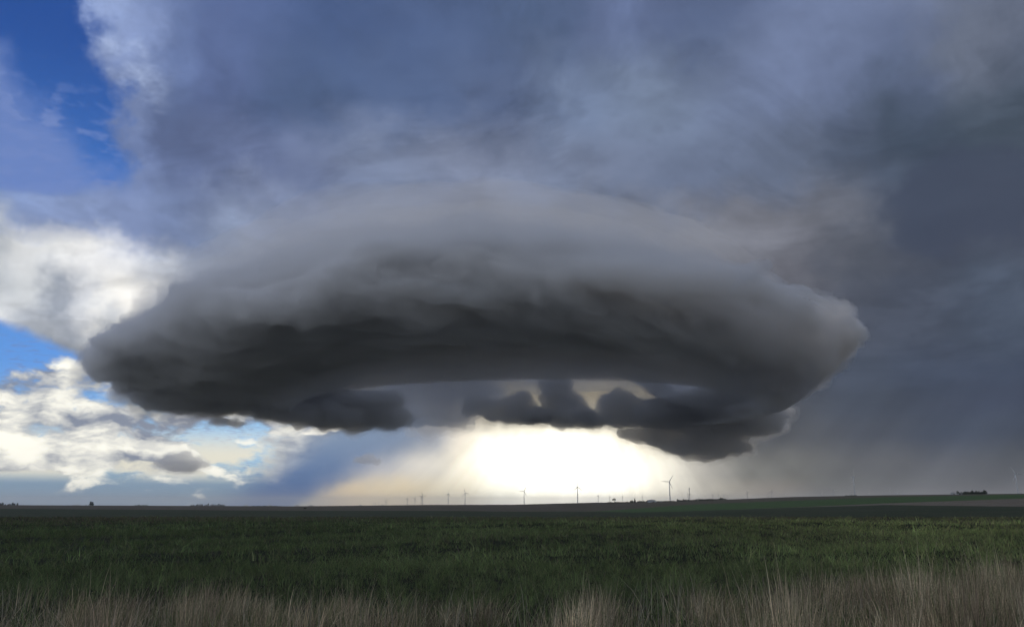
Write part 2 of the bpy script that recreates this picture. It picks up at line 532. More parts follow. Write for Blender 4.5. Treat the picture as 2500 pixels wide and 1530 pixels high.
def shatter(lumps, seed):
    """Break each smooth lump into a crowd of smaller, flattened ones."""
    rn = random.Random(int(seed * 97) + 5)
    out = [((a[0] + b[0]) / 2, tuple((u + v) * 0.45 for u, v in zip(a[1], b[1]))) for a, b in zip(lumps, lumps[1:])]
    for c, rad in lumps:
        out.append((c, tuple(1.0 * v for v in rad)))
        for _ in range(7):
            u = np.array([rn.gauss(0, 1) for _ in range(3)])
            u /= np.linalg.norm(u)
            k = rn.uniform(0.3, 0.65)
            out.append((c + u * np.array(rad) * rn.uniform(0.6, 1.0), (rad[0] * k, rad[1] * k, rad[2] * k * rn.uniform(0.7, 1.2))))
    return out


def reskin(o, voxel):
    """Replace o's mesh by one clean closed skin round it."""
    md = o.modifiers.new('skin', 'REMESH')
    md.mode = 'VOXEL'
    md.voxel_size = voxel
    me = bpy.data.meshes.new_from_object(o.evaluated_get(bpy.context.evaluated_depsgraph_get()))
    o.modifiers.clear()
    old = o.data
    o.data = me
    bpy.data.meshes.remove(old)
    return me


def cloud(name, lumps, label, material, voxel, amp, size, seed=0.0, group=None, cat='cloud', skin=None):
    """A closed cloud body grown from overlapping lumps [(centre, (rx, ry, rz)), ...], skinned and then roughened."""
    V0, F0 = icosphere()
    Vs, Fs, n = [], [], 0
    for c, rad in shatter(lumps, seed):
        q = V0 * np.array(rad)
        Vs.append(q + c)
        Fs.append(F0 + n)
        n += len(V0)
    o = mesh_obj(name, np.concatenate(Vs), np.concatenate(Fs), None)
    me = reskin(o, voxel)
    me.name = name
    k = len(me.vertices)
    co = np.empty(k * 3, np.float32)
    me.vertices.foreach_get('co', co)
    co = co.reshape(-1, 3).astype(float)
    for rounds, (sc_, am) in enumerate(((size, amp), (size * 0.33, amp * 0.55), (size * 0.13, amp * 0.22))):
        no = np.empty(k * 3, np.float32)
        me.vertex_normals.foreach_get('vector', no)
        q = co / sc_ + seed * 3.1 + rounds * 7.7
        co = co + no.reshape(-1, 3) * ((billow(q, 2) * 0.7 + fbm(q * 1.3, 4, 0.6) * 0.9) * am)[:, None]
        me.vertices.foreach_set('co', co.astype(np.float32).ravel())
        me.update()
    # a thinner torn skin round it
    no = np.empty(k * 3, np.float32)
    me.vertex_normals.foreach_get('vector', no)
    q = co / (size * 0.5) + seed * 5.3
    sk = co + no.reshape(-1, 3) * (amp * 0.35 + amp * 1.0 * (fbm(q, 5, 0.65) + 0.2))[:, None]
    m2 = me.copy()
    m2.name = 'thin_vapour'
    m2.vertices.foreach_set('co', sk.astype(np.float32).ravel())
    m2.update()
    o2 = bpy.data.objects.new('thin_vapour', m2)
    COL.objects.link(o2)
    o2.parent = o
    for ob, mat in ((o, material), (o2, skin or THIN)):
        me = reskin(ob, voxel * 0.8)
        me.name = ob.name
        me.polygons.foreach_set('use_smooth', np.ones(len(me.polygons), dtype=bool))
        me.materials.clear()
        me.materials.append(mat)
    return tag(o, label, cat, group)


def lump(az, el, dist, wa_, we_, depth=None):
    """Lump centred at a bearing and height, its width and height given as angles."""
    k = math.pi / 180 * dist
    return (spot(az, el, dist), (wa_ * k, (depth or wa_) * k, we_ * k))


WALL = cloud_material('wall_cloud_vapour', 0.0085, (0.84, 0.845, 0.86))
THIN = cloud_material('thin_wall_vapour', 0.0009, (0.80, 0.80, 0.80))

# ragged clouds hanging at the far edge of the base, against the light
SCUD = 'ragged clouds hanging under the storm'


def scud(label, lumps, seed, voxel=34.0, amp=90.0, size=300.0, mat=None):
    return cloud('scud_cloud', lumps, label, mat or WALL, voxel, amp, size, seed, SCUD)


FAR = 11200.0
scud('ball-headed dark scud cloud at the left of the bright gap',
     [lump(-2.6, 6.9, FAR, .8, .65), lump(-1.2, 6.7, FAR, .9, .5), lump(0.3, 6.9, FAR, 1.1, .8), lump(1.2, 6.1, FAR, 1.3, .4), lump(-0.6, 6.1, FAR, 1.2, .3)], 1)
scud('broad dark column of scud hanging above the middle of the bright gap',
     [lump(3.3, 8.0, FAR, 1.0, .9), lump(3.7, 7.0, FAR, 1.3, .9), lump(4.3, 6.1, FAR, 1.7, .5), lump(2.2, 6.2, FAR, 1.2, .4), lump(5.2, 5.7, FAR, 1.0, .3)], 2)
scud('lumpy dark scud cloud right of the hanging column',
     [lump(7.2, 6.9, FAR, 1.1, .8), lump(8.5, 6.6, FAR, 1.2, .8), lump(9.6, 6.4, FAR, 1.0, .7), lump(6.4, 6.0, FAR, 1.2, .35), lump(8.2, 5.8, FAR, 1.3, .35)], 3)
scud('low torn dark cloud reaching down right of the bright gap',
     [lump(8.6, 4.8, FAR, 1.1, .3), lump(10.3, 4.6, FAR, 1.6, .5), lump(12.0, 4.1, FAR, 1.7, .6), lump(13.3, 3.5, FAR, 1.2, .45), lump(15.2, 3.8, FAR, 1.3, .35), lump(13.8, 5.0, FAR, 2.4, 1.1), lump(11.8, 6.2, FAR, 2.4, 1.2), lump(16.4, 5.6, FAR, 2.6, 1.0), lump(15.0, 6.8, FAR, 2.6, 1.0)], 4)
scud('wide flat-bottomed dark cloud under the left end of the storm base',
     [lump(-16.2, 6.1, 9500, 2.2, .35), lump(-13.5, 6.0, 9800, 2.4, .55), lump(-11.0, 5.8, 10000, 2.2, .6), lump(-8.8, 6.0, 10200, 1.4, .7), lump(-11.5, 6.9, 10200, 3.0, .6), lump(-14.5, 6.8, 10000, 2.4, .5)], 5)
PALE = cloud_material('pale_curtain_vapour', 0.0016, (0.95, 0.945, 0.93))
scud('pale grey torn curtain of cloud left of the ball-headed scud',
     [lump(-6.8, 6.6, 12600.0, 1.3, 1.1), lump(-5.4, 6.9, 12600.0, 1.4, .9), lump(-4.4, 6.2, 12600.0, 1.2, .7), lump(-7.6, 7.6, 12600.0, 1.8, .6), lump(-2.8, 7.8, 12600.0, 2.2, .5), lump(-5.8, 5.6, 12600.0, .9, .5)], 8, 45.0, 150.0, 380.0, PALE)
scud('small lone dark cloud in the pale blue gap left of the storm',
     [lump(-20.0, 5.45, 9000, .7, .15), lump(-19.2, 5.3, 9000, .6, .12)], 6, 20.0, 45.0, 160.0)
scud('small torn wisp of dark cloud in front of the storm on its upper right',
     [lump(17.2, 15.6, 5000, .8, .28), lump(18.1, 16.1, 5000, .7, .25), lump(16.5, 15.0, 5000, .4, .15)], 7, 14.0, 40.0, 130.0)

PUFF = cloud_material('puff_vapour', 0.0035, (0.97, 0.97, 0.98))
cloud('small_cloud', [lump(-10.6, 3.0, 15000.0, .40, .16), lump(-10.1, 3.12, 15000.0, .42, .24), lump(-9.6, 2.98, 15000.0, .38, .15)],
      'small pale rounded cloud floating before the blue rain shaft', PUFF, 26.0, 45.0, 170.0, 10, skin=cloud_material('puff_edge', 0.0010, (0.97, 0.97, 0.97)))
cloud('small_cloud', [lump(-23.0, 2.6, 15000.0, .7, .34), lump(-22.3, 2.85, 15000.0, .7, .42), lump(-21.6, 2.6, 15000.0, .7, .30), lump(-22.2, 2.35, 15000.0, .9, .22)],
      'grey puffy cloud low on the left among the white ones', PUFF, 32.0, 70.0, 240.0, 11, skin=cloud_material('grey_puff_edge', 0.0010, (0.97, 0.97, 0.97)))

# ------------------------------------------------------------------ ground materials
def ground_material(name, c0, c1, c2, s0=0.05, s1=1.2, stretch=1.0, bump=0.0):
    """Three tones of one field mixed by two sizes of noise, the second drawn out along the rows."""
    m = bpy.data.materials.new(name)
    m.use_nodes = True
    t = m.node_tree
    b = t.nodes['Principled BSDF']
    b.inputs['Roughness'].default_value = 1.0
    b.inputs['Specular IOR Level'].default_value = 0.05
    tcn = t.nodes.new('ShaderNodeTexCoord')
    mp = t.nodes.new('ShaderNodeMapping')
    mp.inputs['Scale'].default_value = (1, stretch, 1)
    t.links.new(tcn.outputs['Object'], mp.inputs[0])
    n0 = t.nodes.new('ShaderNodeTexNoise')
    n0.inputs['Scale'].default_value = s0
    n0.inputs['Detail'].default_value = 6
    n1 = t.nodes.new('ShaderNodeTexNoise')
    n1.inputs['Scale'].default_value = s1
    n1.inputs['Detail'].default_value = 5
    n1.inputs['Roughness'].default_value = 0.65
    for n in (n0, n1):
        t.links.new(mp.outputs[0], n.inputs['Vector'])
    r0 = t.nodes.new('ShaderNodeMapRange')
    r0.inputs[1].default_value, r0.inputs[2].default_value = 0.36, 0.64
    r1 = t.nodes.new('ShaderNodeMapRange')
    r1.inputs[1].default_value, r1.inputs[2].default_value = 0.38, 0.66
    t.links.new(n0.outputs['Fac'], r0.inputs[0])
    t.links.new(n1.outputs['Fac'], r1.inputs[0])
    x0 = t.nodes.new('ShaderNodeMix')
    x0.data_type = 'RGBA'
    x0.inputs[6].default_value, x0.inputs[7].default_value = (*c0, 1), (*c1, 1)
    t.links.new(r0.outputs[0], x0.inputs[0])
    x1 = t.nodes.new('ShaderNodeMix')
    x1.data_type = 'RGBA'
    x1.inputs[7].default_value = (*c2, 1)
    t.links.new(x0.outputs[2], x1.inputs[6])
    t.links.new(r1.outputs[0], x1.inputs[0])
    t.links.new(x1.outputs[2], b.inputs['Base Color'])
    if bump:
        bp = t.nodes.new('ShaderNodeBump')
        bp.inputs['Strength'].default_value = 1.0
        bp.inputs['Distance'].default_value = bump
        t.links.new(n1.outputs['Fac'], bp.inputs['Height'])
        t.links.new(bp.outputs[0], b.inputs['Normal'])
    return m


def plain(name, colour, rough=0.6, spec=0.3):
    m = bpy.data.materials.new(name)
    m.use_nodes = True
    t = m.node_tree
    b = t.nodes['Principled BSDF']
    b.inputs['Roughness'].default_value = rough
    b.inputs['Specular IOR Level'].default_value = spec
    n = t.nodes.new('ShaderNodeTexNoise')
    n.inputs['Scale'].default_value = 0.6
    n.inputs['Detail'].default_value = 4
    tcn = t.nodes.new('ShaderNodeTexCoord')
    t.links.new(tcn.outputs['Object'], n.inputs['Vector'])
    x = t.nodes.new('ShaderNodeMix')
    x.data_type = 'RGBA'
    x.inputs[6].default_value = (*[v * 0.82 for v in colour], 1)
    x.inputs[7].default_value = (*[min(1, v * 1.12) for v in colour], 1)
    t.links.new(n.outputs['Fac'], x.inputs[0])
    t.links.new(x.outputs[2], b.inputs['Base Color'])
    return m


# ------------------------------------------------------------------ terrain: rolling fields, described by how high each field edge stands
BEAR = [-37.8, -32.1, -14.9, -5.6, 0.0, 5.7, 8.5, 12.2, 19.1, 24.5, 32.1, 37.8]
CREST = [-0.72, -0.76, -0.86, -0.886, -0.89, -0.886, -0.88, -0.87, -0.841, -0.81, -0.76, -0.72]
DARK = [-0.22, -0.237, -0.404, -0.416, -0.474, -0.471, -0.523, -0.436, -0.185, -0.026, -0.118, -0.154]
STUB = [-0.22, -0.237, -0.404, -0.416, -0.474, -0.471, -0.523, -0.436, -0.172, 0.076, 0.355, 0.463]
GREEN = [-0.22, -0.237, -0.404, -0.416, -0.474, -0.458, -0.276, -0.0, 0.264, 0.458, 0.592, 0.64]
RIDGE = [-0.022, -0.024, -0.108, -0.014, -0.0, 0.139, 0.166, 0.246, 0.502, 0.585, 0.64, 0.663]
ROWS = [  # ground distance, height angle per bearing
    (118.0, lambda a: np.interp(a, BEAR, CREST)),
    (200.0, lambda a: np.interp(a, BEAR, CREST) - 1.0),
    (330.0, lambda a: np.interp(a, BEAR, CREST) - 0.04),
    (800.0, lambda a: np.interp(a, BEAR, DARK)),
    (1050.0, lambda a: np.interp(a, BEAR, STUB)),
    (1650.0, lambda a: np.interp(a, BEAR, GREEN)),
    (2400.0, lambda a: np.interp(a, BEAR, RIDGE)),
    (4000.0, lambda a: np.interp(a, BEAR, RIDGE) - 0.03),
    (8000.0, lambda a: np.interp(a, BEAR, RIDGE) * 0.9 - 0.10),
    (15000.0, lambda a: np.interp(a, BEAR, RIDGE) * 0.6 - 0.15),
    (40000.0, lambda a: np.interp(a, BEAR, RIDGE) * 0.1 - 0.12),
]
ROW_R = np.array([r for r, _ in ROWS])


def ground_z(x, y):
    """Height of the ground at a point (arrays allowed)."""
    x, y = np.asarray(x, float), np.asarray(y, float)
    r = np.hypot(x, y)
    a = np.degrees(np.arctan2(x, y))
    a = np.where(np.abs(a) > 100, 40.0 * np.sign(a) * (180 - np.abs(a)) / 80.0, a)      # the land behind the photographer mirrors the land ahead
    zs = np.stack([1.75 + rr * np.tan(np.radians(f(a))) for rr, f in ROWS], -1)
    near = zs[..., 0] * np.clip(r / 118.0, 0, 1) ** 2
    z = near.copy()
    for i in range(len(ROWS) - 1):
        t = (r - ROW_R[i]) / (ROW_R[i + 1] - ROW_R[i])
        seg = zs[..., i] + (zs[..., i + 1] - zs[..., i]) * t
        z = np.where((t >= 0) & (t <= 1), seg, z)
    bumps = 0.10 * np.sin(x * 0.21 + 1.3) * np.sin(y * 0.17 + 0.4) + 0.06 * np.sin(x * 0.53 - y * 0.41)
    return z + bumps * np.clip((110 - r) / 40, 0, 1) * np.clip((r - 3) / 10, 0, 1)


bear = np.concatenate([np.arange(-180, -48, 4.0), np.arange(-48, 48, 0.3), np.arange(48, 180, 4.0)])


def field(name, r0, r1, n, material):
    rr = np.geomspace(max(r0, 0.5), r1, n + 1)
    A, RR = np.meshgrid(np.radians(bear), rr, indexing='ij')
    X, Y = RR * np.sin(A), RR * np.cos(A)
    V = np.stack([X, Y, ground_z(X, Y)], -1).reshape(-1, 3)
    k = n + 1
    i = np.arange(len(bear))[:, None]
    j = np.arange(n)[None]
    a, b = i * k + j, ((i + 1) % len(bear)) * k + j
    F = np.stack([b, a, a + 1, b + 1], -1).reshape(-1, 4)[:, ::-1]
    F = F[:, ::-1] if np.cross(V[F[0, 1]] - V[F[0, 0]], V[F[0, 2]] - V[F[0, 0]])[2] < 0 else F
    return tag(mesh_obj(name, V, F, material), kind='structure')


field('meadow', 0.5, 118.0, 90, ground_material('meadow_ground', (0.024, 0.034, 0.016), (0.038, 0.044, 0.024), (0.030, 0.027, 0.019), 0.06, 1.5, 1.0, 0.08))
field('pasture', 118.0, 800.0, 30, ground_material('pasture_ground', (0.050, 0.064, 0.036), (0.074, 0.074, 0.046), (0.044, 0.056, 0.034), 0.012, 0.12, 2.5))
field('stubble_field', 800.0, 1050.0, 6, ground_material('stubble', (0.190, 0.158, 0.118), (0.220, 0.188, 0.144), (0.150, 0.126, 0.094), 0.008, 0.06, 3.0))
field('wheat_field', 1050.0, 1650.0, 8, ground_material('young_wheat', (0.075, 0.120, 0.044), (0.090, 0.140, 0.052), (0.066, 0.100, 0.042), 0.006, 0.05, 3.0))
field('fallow_field', 1650.0, 2400.0, 8, ground_material('fallow_ground', (0.120, 0.098, 0.070), (0.080, 0.078, 0.048), (0.140, 0.115, 0.086), 0.005, 0.05, 3.0))
field('far_plain', 2400.0, 40000.0, 24, ground_material('far_ground', (0.060, 0.062, 0.040), (0.080, 0.074, 0.052), (0.050, 0.055, 0.036), 0.001, 0.01))

# ------------------------------------------------------------------ grass
def grass_material(name):
    m = bpy.data.materials.new(name)
    m.use_nodes = True
    t = m.node_tree
    b = t.nodes['Principled BSDF']
    b.inputs['Roughness'].default_value = 0.8
    b.inputs['Specular IOR Level'].default_value = 0.15
    at = t.nodes.new('ShaderNodeAttribute')
    at.attribute_name = 'blade_colour'
    t.links.new(at.outputs['Color'], b.inputs['Base Color'])
    tr = t.nodes.new('ShaderNodeBsdfTranslucent')
    t.links.new(at.outputs['Color'], tr.inputs[0])
    mx = t.nodes.new('ShaderNodeMixShader')
    mx.inputs[0].default_value = 0.4
    o = t.nodes['Material Output']
    t.links.new(b.outputs[0], mx.inputs[1])
    t.links.new(tr.outputs[0], mx.inputs[2])
    t.links.new(mx.outputs[0], o.inputs[0])
    return m


BLADE = grass_material('grass_blades')


def blades(name, x, y, h, wdt, lean, colour, label=None, parent=None, segs=3, curl=0.5):
    """Tapered, bending blades standing on the ground, all in one mesh. lean: sideways throw of the tip (n, 2)."""
    n = len(x)
    z0 = ground_z(x, y) - 0.02
    face = rng.uniform(0, np.pi, n)
    wx, wy = np.cos(face) * wdt * 0.5, np.sin(face) * wdt * 0.5
    t = np.linspace(0, 1, segs + 1)
    P = np.empty((n, segs + 1, 2, 3), np.float32)
    for i, u in enumerate(t):
        bend = u ** (1 + curl * 2)
        cx, cy_, cz = x + lean[:, 0] * bend, y + lean[:, 1] * bend, z0 + h * (u - 0.10 * bend)
        tp = (1 - u) ** 0.7 * 0.92 + 0.08
        for s_, sg in ((0, -1), (1, 1)):
            P[:, i, s_, 0] = cx + sg * wx * tp
            P[:, i, s_, 1] = cy_ + sg * wy * tp
            P[:, i, s_, 2] = cz
    base = (np.arange(n) * (segs + 1) * 2)[:, None]
    q = []
    for i in range(segs):
        q.append(np.concatenate([base + 2 * i, base + 2 * i + 1, base + 2 * i + 3, base + 2 * i + 2], 1))
    F = np.stack(q, 1).reshape(-1, 4)
    o = mesh_obj(name, P.reshape(-1, 3), F, BLADE, parent, True)
    ca = o.data.color_attributes.new('blade_colour', 'FLOAT_COLOR', 'POINT')
    c = np.ones((n, (segs + 1) * 2, 4), np.float32)
    c[..., :3] = np.asarray(colour)[:, None, :]
    ca.data.foreach_set('color', c.ravel())
    return o


def scatter(n, r0, r1, half=43.0, bias=1.0):
    r = np.sqrt(rng.uniform(0, 1, n) ** bias * (r1 * r1 - r0 * r0) + r0 * r0)
    a = np.radians(rng.uniform(-half, half, n))
    return r * np.sin(a), r * np.cos(a)


def patch(x, y, size, seed=0.0):
    return fbm(np.stack([x / size, y / size, np.full_like(x, seed)], -1), 3)


def tones(n, palette, spread=0.22):
    p = np.array(palette)
    c = p[rng.integers(0, len(p), n)]
    return c * np.exp(rng.normal(0, spread, (n, 1)))


# green meadow: short blades, thinning and coarsening with distance
GREENS = [(0.120, 0.168, 0.064), (0.140, 0.190, 0.070), (0.164, 0.214, 0.076), (0.124, 0.152, 0.074), (0.186, 0.196, 0.088)]
parts = []
for n, r0, r1, hh, ww in ((110000, 8, 26, 0.17, 0.011), (140000, 24, 60, 0.17, 0.026), (120000, 56, 118, 0.18, 0.058)):
    x, y = scatter(n, r0, r1)
    rr_ = np.hypot(x, y)
    tuft_ = patch(x, y, (0.55, 1.0, 2.0)[(r1 > 40) + (r1 > 80)], 1.0)
    wide = patch(x, y * 0.6, 13.0, 4.0)
    keep = tuft_ + 0.4 * wide > -0.10
    x, y, tuft_, wide, rr_ = x[keep], y[keep], tuft_[keep], wide[keep], rr_[keep]
    k = len(x)
    h = hh * np.exp(rng.normal(0, 0.32, k)) * (1 + 1.5 * np.clip(tuft_, -0.3, 0.8))
    lean = rng.normal(0, 0.55, (k, 2)) * h[:, None]
    col = tones(k, GREENS) * np.exp(0.6 * np.clip(wide, -0.8, 0.8) + 1.1 * np.clip(tuft_, -0.7, 0.7) - 0.1)[:, None]
    side = np.interp(x, [-50, -12, 5, 18, 45], [0.74, 0.86, 1.0, 1.32, 1.55])     # exposure brightening painted into the blade colour: darker left, brighter right
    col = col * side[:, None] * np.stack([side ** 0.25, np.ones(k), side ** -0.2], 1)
    brown = patch(x, y * 0.5, 17.0, 8.0)
    dry = rng.uniform(0, 1, k) < np.clip(0.05 + 0.55 * np.clip(brown, 0, 1) + np.clip((rr_ - 78) / 55, 0, 0.6), 0, 0.8)
    col[dry] = tones(int(dry.sum()), [(0.15, 0.13, 0.085), (0.11, 0.097, 0.062), (0.19, 0.165, 0.115)])
    parts.append((x, y, h, np.full(k, ww) * np.exp(rng.normal(0, 0.25, k)), lean, col))
cat_ = lambda i: np.concatenate([p[i] for p in parts])
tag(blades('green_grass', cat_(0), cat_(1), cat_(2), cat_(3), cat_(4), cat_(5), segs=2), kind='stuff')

# tall dry grass along the near verge, standing in clumps with dark gaps between
DRY = [(0.64, 0.52, 0.345), (0.44, 0.35, 0.23), (0.74, 0.62, 0.42), (0.23, 0.175, 0.12), (0.55, 0.43, 0.27), (0.34, 0.265, 0.185)]


def verge_limit(x, y):
    """How far the tall dry grass reaches at a bearing: far on the right, near in the middle, mid on the left."""
    a = np.degrees(np.arctan2(x, y))
    return np.interp(a, [-42, -32, -20, -8, 2, 12, 22, 32, 42], [17.5, 16, 14.5, 12.3, 11.5, 13.2, 17, 21, 22])


cx, cy_ = scatter(4400, 8.0, 26.0)
cr = np.hypot(cx, cy_)
lim = verge_limit(cx, cy_) + 3.5 * patch(cx, cy_, 3.2, 2.0)
den = patch(cx, cy_, 1.3, 6.0) + 0.5 * patch(cx, cy_, 4.0, 9.0)
ok = (cr < lim) & (den > -0.02)
cx, cy_, den, edge_ = cx[ok], cy_[ok], den[ok], (lim - cr)[ok]
per = rng.integers(30, 95, len(cx))
idx = np.repeat(np.arange(len(cx)), per)
spread = rng.uniform(0.06, 0.24, len(cx))[idx]
ox, oy = rng.normal(0, 1, len(idx)) * spread, rng.normal(0, 1, len(idx)) * spread
ch = rng.uniform(0.34, 0.74, len(cx)) * np.interp(np.degrees(np.arctan2(cx, cy_)), [-40, 0, 30], [1.1, 0.95, 1.3]) * (0.75 + 0.25 * np.clip(edge_ / 3, 0, 1)) * (0.85 + 0.5 * np.clip(den, 0, 0.6))
h = ch[idx] * np.exp(rng.normal(-0.06, 0.22, len(idx)))
lean = np.stack([ox, oy], 1) * 0.45 + rng.normal(0, 0.055, (len(idx), 2)) + np.array([0.03, 0.0])
ct = tones(len(cx), DRY, 0.30)
col = ct[idx] * np.exp(rng.normal(0, 0.28, (len(idx), 1)))
gm_ = rng.uniform(0, 1, len(idx)) < np.clip(0.18 + 0.5 * rng.uniform(-0.4, 1, len(cx)) ** 3, 0, 0.9)[idx]
col[gm_] = tones(int(gm_.sum()), GREENS)
tag(blades('dry_grass', cx[idx] + ox, cy_[idx] + oy, h, rng.uniform(0.004, 0.009, len(idx)), lean, col, segs=3), kind='stuff')

# pale seed stalks standing above the verge
x, y = scatter(5000, 8.5, 24.0)
ok = np.hypot(x, y) < verge_limit(x, y) + 2.5 * patch(x, y, 3.0, 3.0)
x, y = x[ok], y[ok]
k = len(x)
tag(blades('seed_stalks', x, y, rng.uniform(0.45, 0.85, k), np.full(k, 0.006), rng.normal(0, 0.09, (k, 2)) + np.array([0.04, 0]), tones(k, [(0.50, 0.45, 0.35), (0.42, 0.37, 0.28)], 0.2), segs=3), kind='stuff')

# broken and bent stems lying through the verge
x, y = scatter(16000, 8.5, 24.0)
ok = np.hypot(x, y) < verge_limit(x, y) + 2.5 * patch(x, y, 3.0, 5.0)
x, y = x[ok], y[ok]
k = len(x)
tag(blades('broken_stems', x, y, rng.uniform(0.18, 0.42, k), rng.uniform(0.006, 0.012, k), rng.normal(0, 0.26, (k, 2)), tones(k, DRY, 0.3), segs=3, curl=0.15), kind='stuff')

# one bent straw tuft close by on the right
c = spot(27.5, 0, 12.6)
k = 260
x, y = c[0] + rng.normal(0, 0.16, k), c[1] + rng.normal(0, 0.16, k)
tf = blades('straw_tuft', x, y, rng.uniform(0.30, 0.72, k), rng.uniform(0.012, 0.024, k), rng.normal(0, 0.30, (k, 2)), tones(k, [(0.46, 0.40, 0.25), (0.40, 0.34, 0.20)], 0.15), segs=3, curl=1.0)
tag(tf, 'bent pale straw-coloured grass tuft at the near right edge of the field', 'grass tuft')

# ------------------------------------------------------------------ wind turbines
WHITE = plain('turbine_paint', (0.62, 0.63, 0.64), 0.45, 0.4)


def lathe(prof, n=10, axis='z'):
    a = np.linspace(0, 2 * np.pi, n, endpoint=False)
    V = np.array([(r * math.cos(t), r * math.sin(t), z) for r, z in prof for t in a])
    F = []
    for i in range(len(prof) - 1):
        for j in range(n):
            k = (j + 1) % n
            F.append((i * n + j, i * n + k, (i + 1) * n + k, (i + 1) * n + j))
    top, bot = len(V), len(V) + 1
    V = np.vstack([V, [(0, 0, prof[-1][1])], [(0, 0, prof[0][1])]])
    m = len(prof) - 1
    for j in range(n):
        k = (j + 1) % n
        F.append((m * n + j, m * n + k, top, top))
        F.append((k, j, bot, bot))
    if axis == 'y':
        V = V[:, [0, 2, 1]] * np.array([1, -1, 1])
    return V, [tuple(dict.fromkeys(f)) for f in F]


def poly_obj(name, V, F, material, parent=None, smooth_faces=False):
    me = bpy.data.meshes.new(name)
    me.from_pydata([tuple(map(float, v)) for v in V], [], F)
    if smooth_faces:
        me.polygons.foreach_set('use_smooth', np.ones(len(me.polygons), dtype=bool))
    me.update()
    me.materials.append(material)
    o = bpy.data.objects.new(name, me)
    COL.objects.link(o)
    if parent:
        o.parent = parent
    return o


def box(x0, x1, y0, y1, z0, z1):
    V = [(x, y, z) for z in (z0, z1) for x, y in ((x0, y0), (x1, y0), (x1, y1), (x0, y1))]
    return V, [(3, 2, 1, 0), (4, 5, 6, 7), (0, 1, 5, 4), (1, 2, 6, 5), (2, 3, 7, 6), (3, 0, 4, 7)]


HUB_H = 80.0


def turbine_proto():
    root = bpy.data.objects.new('wind_turbine', None)
    COL.objects.link(root)
    poly_obj('tower', *lathe([(2.3, -6.0), (2.2, 6.0), (1.9, 40.0), (1.4, HUB_H - 1.6)], 12), WHITE, root, True)
    # nacelle with a chamfered roof and a tapered tail
    V = []
    for y, w, zl, zh in ((-2.4, 1.5, -1.5, 1.7), (2.0, 1.9, -1.8, 2.1), (7.5, 1.6, -1.4, 1.9), (8.3, 1.1, -0.8, 1.4)):
        V += [(-w, y, zl), (w, y, zl), (w, y, zh * 0.6), (w * 0.6, y, zh), (-w * 0.6, y, zh), (-w, y, zh * 0.6)]
    F = [(0, 1, 2, 3, 4, 5)] + [tuple(reversed(range(18, 24)))]
    for i in range(3):
        for j in range(6):
            k = (j + 1) % 6
            F.append((i * 6 + j, (i + 1) * 6 + j, (i + 1) * 6 + k, i * 6 + k))
    nac = poly_obj('nacelle', V, F, WHITE, root)
    nac.location = (0, 0, HUB_H)
    hub = poly_obj('hub', *lathe([(1.5, 0.0), (1.45, 0.9), (1.0, 1.9), (0.3, 2.5)], 10, 'y'), WHITE, root, True)
    hub.location = (0, -2.4, HUB_H)
    # blade: root cylinder widening to a chord, then tapering and twisting to the tip
    V, F = [], []
    secs = [(0.0, 0.9, 0.9, 0), (2.5, 0.95, 0.85, 5), (6.5, 2.1, 0.55, 12), (14, 1.7, 0.36, 8), (24, 1.1, 0.22, 4), (31, 0.65, 0.12, 1), (34, 0.12, 0.04, 0)]
    for z, c, th, tw in secs:
        ct, st = math.cos(R(tw)), math.sin(R(tw))
        for px, py in ((-0.65 * c, 0), (-0.1 * c, th), (0.75 * c, 0), (-0.1 * c, -th)):
            V.append((px * ct - py * st, px * st + py * ct, z))
    for i in range(len(secs) - 1):
        for j in range(4):
            k = (j + 1) % 4
            F.append((i * 4 + j, i * 4 + k, (i + 1) * 4 + k, (i + 1) * 4 + j))
    F += [(3, 2, 1, 0), tuple(len(V) - 4 + j for j in range(4))]
    first = poly_obj('blade', V, F, WHITE, root)
    blades_ = [first]
    for _ in range(2):
        b = first.copy()
        COL.objects.link(b)
        b.parent = root
        blades_.append(b)
    for b in blades_:
        b.location = (0, -3.4, HUB_H)
    return root


def set_rotor(root, turn):
    for i, b in enumerate([c for c in root.children if c.name.split('.')[0] == 'blade']):
        b.rotation_euler = (0, R(turn + 120 * i), 0)


def copy_thing(o):
    c = o.copy()
    COL.objects.link(c)
    for ch in o.children:
        d = ch.copy()
        COL.objects.link(d)
        d.parent = c
        for g in ch.children:
            e = g.copy()
            COL.objects.link(e)
            e.parent = d
    return c


